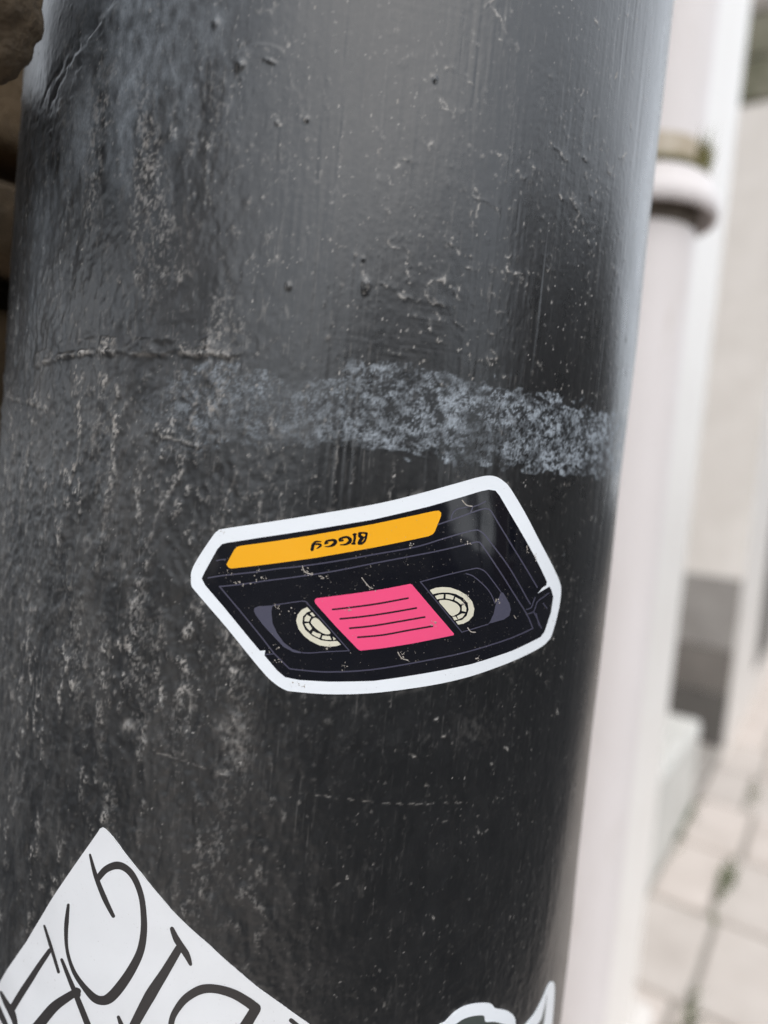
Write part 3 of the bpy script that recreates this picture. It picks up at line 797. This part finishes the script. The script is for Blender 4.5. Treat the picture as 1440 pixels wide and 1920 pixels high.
def cassette_sticker():
    c0 = to_uv([(705, 1100)]); base = Vector(on_post(c0, 0)[0])
    h = empty('cassette_sticker', base, label='white edged sticker of a black video cassette with orange strip and pink label', cat='sticker')
    sheet('backing', smooth_poly(OUTER, 4), .17, M_vinyl, h, skirt=.30)
    INNER = [(380, 1084), (385, 1072.5), (400, 1045), (409, 1029), (417.5, 1020), (427, 1017.5), (490, 1007.5), (590, 992.5), (700, 974), (802.8, 949.7), (900, 921.4), (916, 918), (928.7, 920), (936, 929),
             (957, 967.6), (990, 1029), (1021, 1089.7), (1020, 1096), (1012, 1101), (1003, 1111.5), (1013, 1106), (1026.3, 1098.7), (1030, 1105), (1034, 1118), (1030, 1147.5), (1018.6, 1183.5), (1011, 1193.7), (957, 1219.4),
             (880, 1245), (802.8, 1260.5), (700, 1275.4), (615, 1277), (560, 1273.8), (535, 1268.8), (520, 1256), (496.5, 1228), (498, 1218.5), (488, 1219), (420, 1136), (386, 1096)]
    o = .185
    body = sheet('cassette_print', INNER, o, M_inkblack, h)
    strip = sheet('title_strip', [(426, 1057.5), (430, 1063.8), (435, 1065.5), (515, 1056), (590, 1046), (700, 1026.5), (802.8, 1004.9), (810.5, 1001), (814.3, 995.9), (825.9, 967.6), (826.4, 961), (822, 957.4), (813, 958),
            (751.4, 971.5), (700, 982.5), (590, 1002.5), (515, 1014.5), (452.5, 1023), (445, 1025.5), (440, 1031)], o+.012, M_orange, h)
    k0 = (570, 980, 10.286)
    lets = {'B': [([(1060, 203), (1130, 195), (1208, 203)], 34), ([(1205, 205), (1190, 300), (1162, 362)], [42, 40, 38]), ([(1075, 205), (1075, 255), (1130, 292)], [50, 62, 55]),
                  ([(1130, 288), (1185, 272)], 26), ([(1130, 290), (1085, 345), (1060, 395)], [55, 62, 55]), ([(1058, 402), (1110, 400), (1165, 358)], [44, 42, 40])],
            'I': [([(975, 225), (978, 300), (955, 400)], [48, 44, 44]), ([(952, 226), (1000, 220)], 34), ([(926, 404), (980, 404)], 32)],
            'G': [([(695, 350), (690, 318), (760, 285), (835, 278), (888, 325), (875, 372), (800, 418), (700, 425)], [34, 44, 36, 42, 66, 60, 34, 16]), ([(690, 355), (748, 338)], [26, 34])],
            'G2': [([(402, 405), (430, 358), (500, 340), (565, 335), (606, 368), (570, 420), (490, 455), (405, 460)], [26, 38, 36, 44, 66, 58, 28, 14]), ([(405, 407), (458, 390)], [22, 28])],
            'Y': [([(325, 365), (235, 365), (180, 420), (158, 515)], [18, 32, 56, 58]), ([(215, 415), (290, 412), (322, 442), (250, 495)], [22, 38, 42, 18])]}
    j = 0
    for ks, strokes in lets.items():
        for pts, wd in strokes:
            sc = [1.13*x/k0[2] for x in wd] if isinstance(wd, list) else 1.13*wd/k0[2]
            stroke('lettering', Z(*k0, pts), sc, o+.020+.0012*j, M_inkblack, strip); j += 1
    zz = (580, 1080, 5.143)
    pink = sheet('pink_label', Z(*zz, [(50, 240), (55, 224), (70, 212), (400, 170), (700, 125), (940, 78), (968, 73), (985, 80), (1200, 335), (1385, 552), (1380, 566), (1200, 605), (1000, 645), (700, 692), (490, 715), (470, 706), (260, 488), (60, 265)]), o+.012, M_pink, h)
    for pts in ([(225, 320), (400, 300), (650, 265), (945, 210)], [(297, 410), (500, 390), (770, 350), (1025, 305)], [(388, 500), (600, 478), (850, 437), (1105, 392)], [(465, 587), (700, 565), (950, 520), (1180, 480)]):
        stroke('ruled_line', Z(*zz, pts), 17/5.143, o+.022, M_lineblack, pink)
    # reels
    z4 = (780, 1050, 7.2); z2 = (460, 1090, 7.2)
    def reel(zz, ring_, teeth, hub):
        g = sheet('reel', smooth_poly(Z(*zz, ring_), 1), o+.010, M_cream, h)
        for t_ in teeth: sheet('reel_tooth', Z(*zz, t_), o+.010, M_cream, g)
        sheet('reel_hub', smooth_poly(Z(*zz, hub), 3), o+.010, M_cream, g)
    reel(z4, [(175, 402), (250, 370), (340, 358), (450, 366), (560, 405), (660, 467), (730, 550), (758, 650), (745, 740), (690, 810), (620, 850), (550, 863), (520, 822), (600, 800), (660, 745), (685, 660), (670, 570), (610, 500), (520, 452), (430, 433), (340, 432), (270, 442), (215, 456)],
         [[(245, 482), (300, 462), (360, 456), (355, 510), (300, 518), (272, 526)], [(385, 455), (440, 462), (495, 480), (480, 530), (430, 518), (385, 512)], [(512, 492), (570, 522), (620, 568), (582, 592), (545, 558), (500, 532)],
          [(597, 607), (632, 590), (655, 640), (652, 690), (597, 678)], [(640, 715), (605, 768), (552, 792), (535, 748), (600, 712)], [(475, 757), (518, 757), (545, 795), (500, 807)]],
         [(297, 552), (370, 532), (450, 545), (530, 582), (573, 640), (560, 700), (510, 735), (458, 744), (380, 655)])
    reel(z2, [(835, 345), (760, 380), (705, 450), (688, 530), (720, 640), (790, 730), (880, 800), (1000, 860), (1130, 878), (1230, 868), (1288, 848), (1240, 800), (1130, 806), (1020, 790), (900, 730), (810, 650), (770, 560), (780, 470), (830, 415), (882, 395)],
         [[(872, 428), (905, 415), (942, 462), (912, 472)], [(830, 447), (885, 477), (860, 540), (800, 535), (802, 490)], [(800, 567), (855, 560), (900, 630), (870, 665), (825, 615)], [(915, 667), (965, 692), (1022, 707), (1002, 762), (945, 735), (895, 702)],
          [(1040, 727), (1142, 737), (1162, 785), (1090, 783), (1030, 772)], [(1178, 742), (1222, 772), (1190, 792)]],
         [(925, 490), (985, 508), (1060, 590), (1148, 690), (1090, 710), (1000, 670), (920, 600), (885, 545)])
    sheet('window_tint', Z(*z4, [(1100, 420), (1080, 480), (1040, 560), (1025, 640), (1010, 720), (962, 828), (940, 852), (1150, 790), (1220, 740), (1240, 660), (1220, 580), (1170, 490), (1130, 430)]), o+.009, M_grey, h)
    sheet('window_tint', Z(*z2, [(130, 355), (180, 332), (372, 320), (356, 400), (370, 560), (430, 690), (520, 820), (640, 910), (775, 955), (740, 965), (650, 950), (520, 880), (350, 700), (240, 580), (140, 440), (122, 390)]), o+.009, M_grey, h)
    # thin linework of the cassette
    z8 = (360, 980, 7.2); z5 = (830, 900, 6.26)
    LN = [[(392, 1083), (415.5, 1079), (443, 1075.8), (481, 1071.7), (520, 1066), (560, 1062), (630, 1052), (700, 1039.5), (777, 1025.4), (828.5, 1010), (867, 998.5), (888, 993.5), (897, 995), (905.5, 1002), (918, 1019), (946.6, 1060), (980, 1116.7), (989, 1131)],
          [(413, 1099), (452, 1095), (502, 1088), (560, 1080.7), (630, 1070), (700, 1056), (777, 1041), (828.5, 1030.6), (884, 1017), (893, 1016), (900, 1021), (926, 1062), (957, 1111.5), (982.6, 1150), (995.5, 1177)],
          [(995.5, 1177), (951.8, 1196), (880, 1219.4), (813, 1234.9), (700, 1254), (615, 1258.8), (560, 1255), (542.5, 1252.5)],
          [(542.5, 1252.5), (515, 1225), (490, 1192.5), (450, 1143), (413, 1099)],
          Z(*z5, [(-60, 520), (0, 500), (200, 430), (350, 375), (470, 338), (525, 340), (555, 362), (590, 420), (780, 760), (940, 1030), (1075, 1250)]),
          Z(*z5, [(90, 460), (115, 385), (165, 342), (240, 325), (320, 308), (345, 320), (315, 385)]), Z(*z5, [(340, 315), (420, 290), (500, 250)]),
          Z(*z5, [(950, 1510), (1005, 1490), (1030, 1430), (1052, 1370)]), Z(*z5, [(975, 1562), (1040, 1530), (1080, 1425), (1150, 1370), (1220, 1320)]), Z(*z5, [(1040, 1540), (1090, 1630), (1140, 1735)]),
          Z(*z5, [(1155, 1440), (1200, 1500)]), Z(*z5, [(1070, 1560), (1110, 1700)]),
          Z(*z4, [(600, 965), (330, 630), (50, 290)]), Z(*z4, [(50, 290), (420, 190), (720, 115), (810, 105), (900, 150), (1000, 280), (1100, 420)]), Z(*z4, [(650, 175), (740, 208), (870, 320), (960, 430), (1025, 570)]),
          Z(*z4, [(600, 965), (760, 915), (940, 855)]), Z(*z2, [(372, 320), (600, 285), (800, 265), (860, 322)]), Z(*z2, [(830, 290), (870, 330), (1120, 610), (1400, 930)]), Z(*z2, [(1400, 930), (1100, 945), (900, 960), (775, 958)]),
          Z(*z8, [(340, 510), (400, 497), (462, 490)]), Z(*z2, [(280, 980), (400, 970)])]
    for i, p in enumerate(LN):
        stroke('print_line', p, 2.6 if i < 5 else 2.1, o+.013+.001*(i % 5), M_line, h, curve=i not in (3, 12, 17))
    # grit stuck on the print
    rng = random.Random(4); V = []; Fc = []
    spots = [(455, 1096, 16, 4), (445, 1092, 8, 3), (432, 1074, 10, 4), (484, 1068, 5, 14), (495, 1082, 9, 4), (532, 1146, 16, 7), (515, 1136, 6, 3), (512, 1213, 10, 9), (522, 1237, 10, 6), (645, 1250, 9, 5), (575, 1073, 7, 8),
             (812, 1168, 9, 5), (690, 1102, 9, 8), (770, 1022, 6, 4), (612, 1216, 6, 4), (868, 1126, 8, 5), (925, 1126, 6, 6), (752, 1230, 5, 8), (893, 1231, 6, 5), (605, 1082, 8, 5), (420, 997, 7, 5), (655, 1143, 5, 3), (567, 1282, 12, 8), (868, 1017, 10, 4), (870, 1113, 6, 4), (1000, 1045, 5, 10), (985, 1030, 5, 8)]
    cand = []
    for (x, y, a, b) in spots:
        for _ in range(9): cand.append((x+rng.gauss(0, a*.6), y+rng.gauss(0, b*.6), rng.uniform(.6, 2.0)))
    for _ in range(170): cand.append((rng.uniform(370, 1040), rng.uniform(900, 1295), rng.uniform(.35, .95)))
    OP = [tuple(p) for p in OUTER]
    for (x, y, r_) in cand:
        if not inside(OP, np.array([x]), np.array([y]))[0]: continue
        m = 5; a0 = rng.uniform(0, 6.28); el = rng.uniform(.4, 1.0)
        pts = []
        for k in range(m):
            aa = 6.283*k/m; rr = r_*rng.uniform(.6, 1.2); px_, py_ = rr*math.cos(aa), rr*el*math.sin(aa)
            pts.append((x+px_*math.cos(a0)-py_*math.sin(a0), y+px_*math.sin(a0)+py_*math.cos(a0)))
        co = on_post(to_uv(pts), o+.03); top = on_post(to_uv([(x, y)]), o+.03+.05*r_)
        b0 = len(V); V += co.tolist()+top.tolist()
        for k in range(m): Fc.append((b0+k, b0+(k+1) % m, b0+m))
    for (pts, wd) in (([(567, 1061), (572, 1072), (586, 1077)], 1.8), ([(678, 1083), (690, 1098), (698, 1103)], 1.6), ([(866, 938), (874, 947), (884, 949)], 2.0), ([(874, 1176), (880, 1183), (888, 1184)], 2.0), ([(745, 1222), (752, 1233), (764, 1237)], 1.8), ([(958, 1152+0), (962, 1158)], 1.2)):
        stroke('dirt_fleck', pts, wd, o+.032, M_fleck, h)
    g = mesh('dirt_fleck', V, Fc, h, M_fleck); g['kind'] = 'stuff'
cassette_sticker()

def letter_sticker():
    base = Vector(on_post(to_uv([(250, 1850)]), 0)[0])
    h = empty('lettered_sticker', base, label='white pointed sticker with hand drawn black letters, low on the post at left', cat='sticker')
    sheet('backing', LETTER, .13, M_paper, h, skirt=.25)
    a = (0, 1550, 4.8); b = (200, 1700, 3.6)
    ST = [(a, [(815, 250), (870, 440), (950, 640), (1025, 800)], [20, 42, 48, 34]),
          (a, [(890, 460), (960, 380), (1060, 342), (1150, 375), (1225, 470), (1280, 620), (1300, 790), (1298, 950), (1265, 1120), (1190, 1280), (1090, 1430), (1000, 1530), (930, 1562), (850, 1540), (760, 1440), (680, 1320), (632, 1200), (606, 1080), (600, 950), (606, 850), (622, 700)],
           [52, 62, 70, 62, 55, 52, 55, 62, 70, 82, 92, 95, 86, 76, 52, 40, 32, 30, 38, 42, 26]),
          (a, [(397, 895), (450, 1060), (530, 1305)], [22, 34, 28]), (a, [(445, 1115), (280, 1360), (110, 1640)], [40, 55, 62]), (a, [(12, 1490), (60, 1580), (115, 1680), (150, 1790)], [30, 50, 62, 36]),
          (a, [(560, 1195), (655, 1430), (720, 1600), (800, 1800)], [28, 42, 52, 58]), (a, [(700, 1480), (600, 1540), (480, 1630), (340, 1800)], [66, 78, 90, 100]), (a, [(690, 1470), (705, 1510)], [55, 50]),
          (b, [(447, 140), (480, 215), (540, 310), (570, 382)], [28, 46, 46, 22]), (b, [(495, 270), (400, 430), (300, 590), (180, 810)], [52, 62, 78, 60]), (b, [(82, 742), (115, 830)], [22, 40]),
          (b, [(440, 840), (445, 760), (475, 690), (540, 610), (640, 553), (740, 550), (850, 585), (950, 645), (1005, 690)], [36, 40, 46, 55, 62, 60, 62, 66, 70]), (b, [(1005, 695), (965, 760), (915, 840)], [70, 74, 78]), (b, [(1245, 772), (1300, 815)], [30, 30]),
          (a, [(-30, 1610), (20, 1700), (70, 1800)], [60, 52, 40])]
    for i, (zz, pts, wd) in enumerate(ST):
        stroke('pen_stroke', Z(*zz, pts), [x/zz[2] for x in wd], .142+.004*i, M_marker, h)
letter_sticker()

def cut_sticker():
    base = Vector(on_post(to_uv([(930, 1915)]), 0)[0])
    z = (780, 1780, 4.5)
    h = empty('cutout_sticker', base, label='white cut-out sticker with a pointed tip and grey green print, low on the post', cat='sticker')
    sheet('backing', smooth_poly(CLIP, 3), .17, M_vinyl, h, skirt=.30)
    sheet('dark_print', smooth_poly(Z(*z, [(300, 660), (335, 625), (400, 582), (480, 557), (560, 551), (572, 575), (580, 604), (650, 604), (720, 620), (760, 650), (770, 800), (620, 950), (400, 900), (300, 780)]), 3), .182, M_greygreen, h)
    sheet('pointed_print', Z(*z, [(985, 680), (1050, 580), (1082, 440), (1090, 380), (1094, 382), (1078, 560), (1055, 720)]), .182, M_greygreen, h)
cut_sticker()
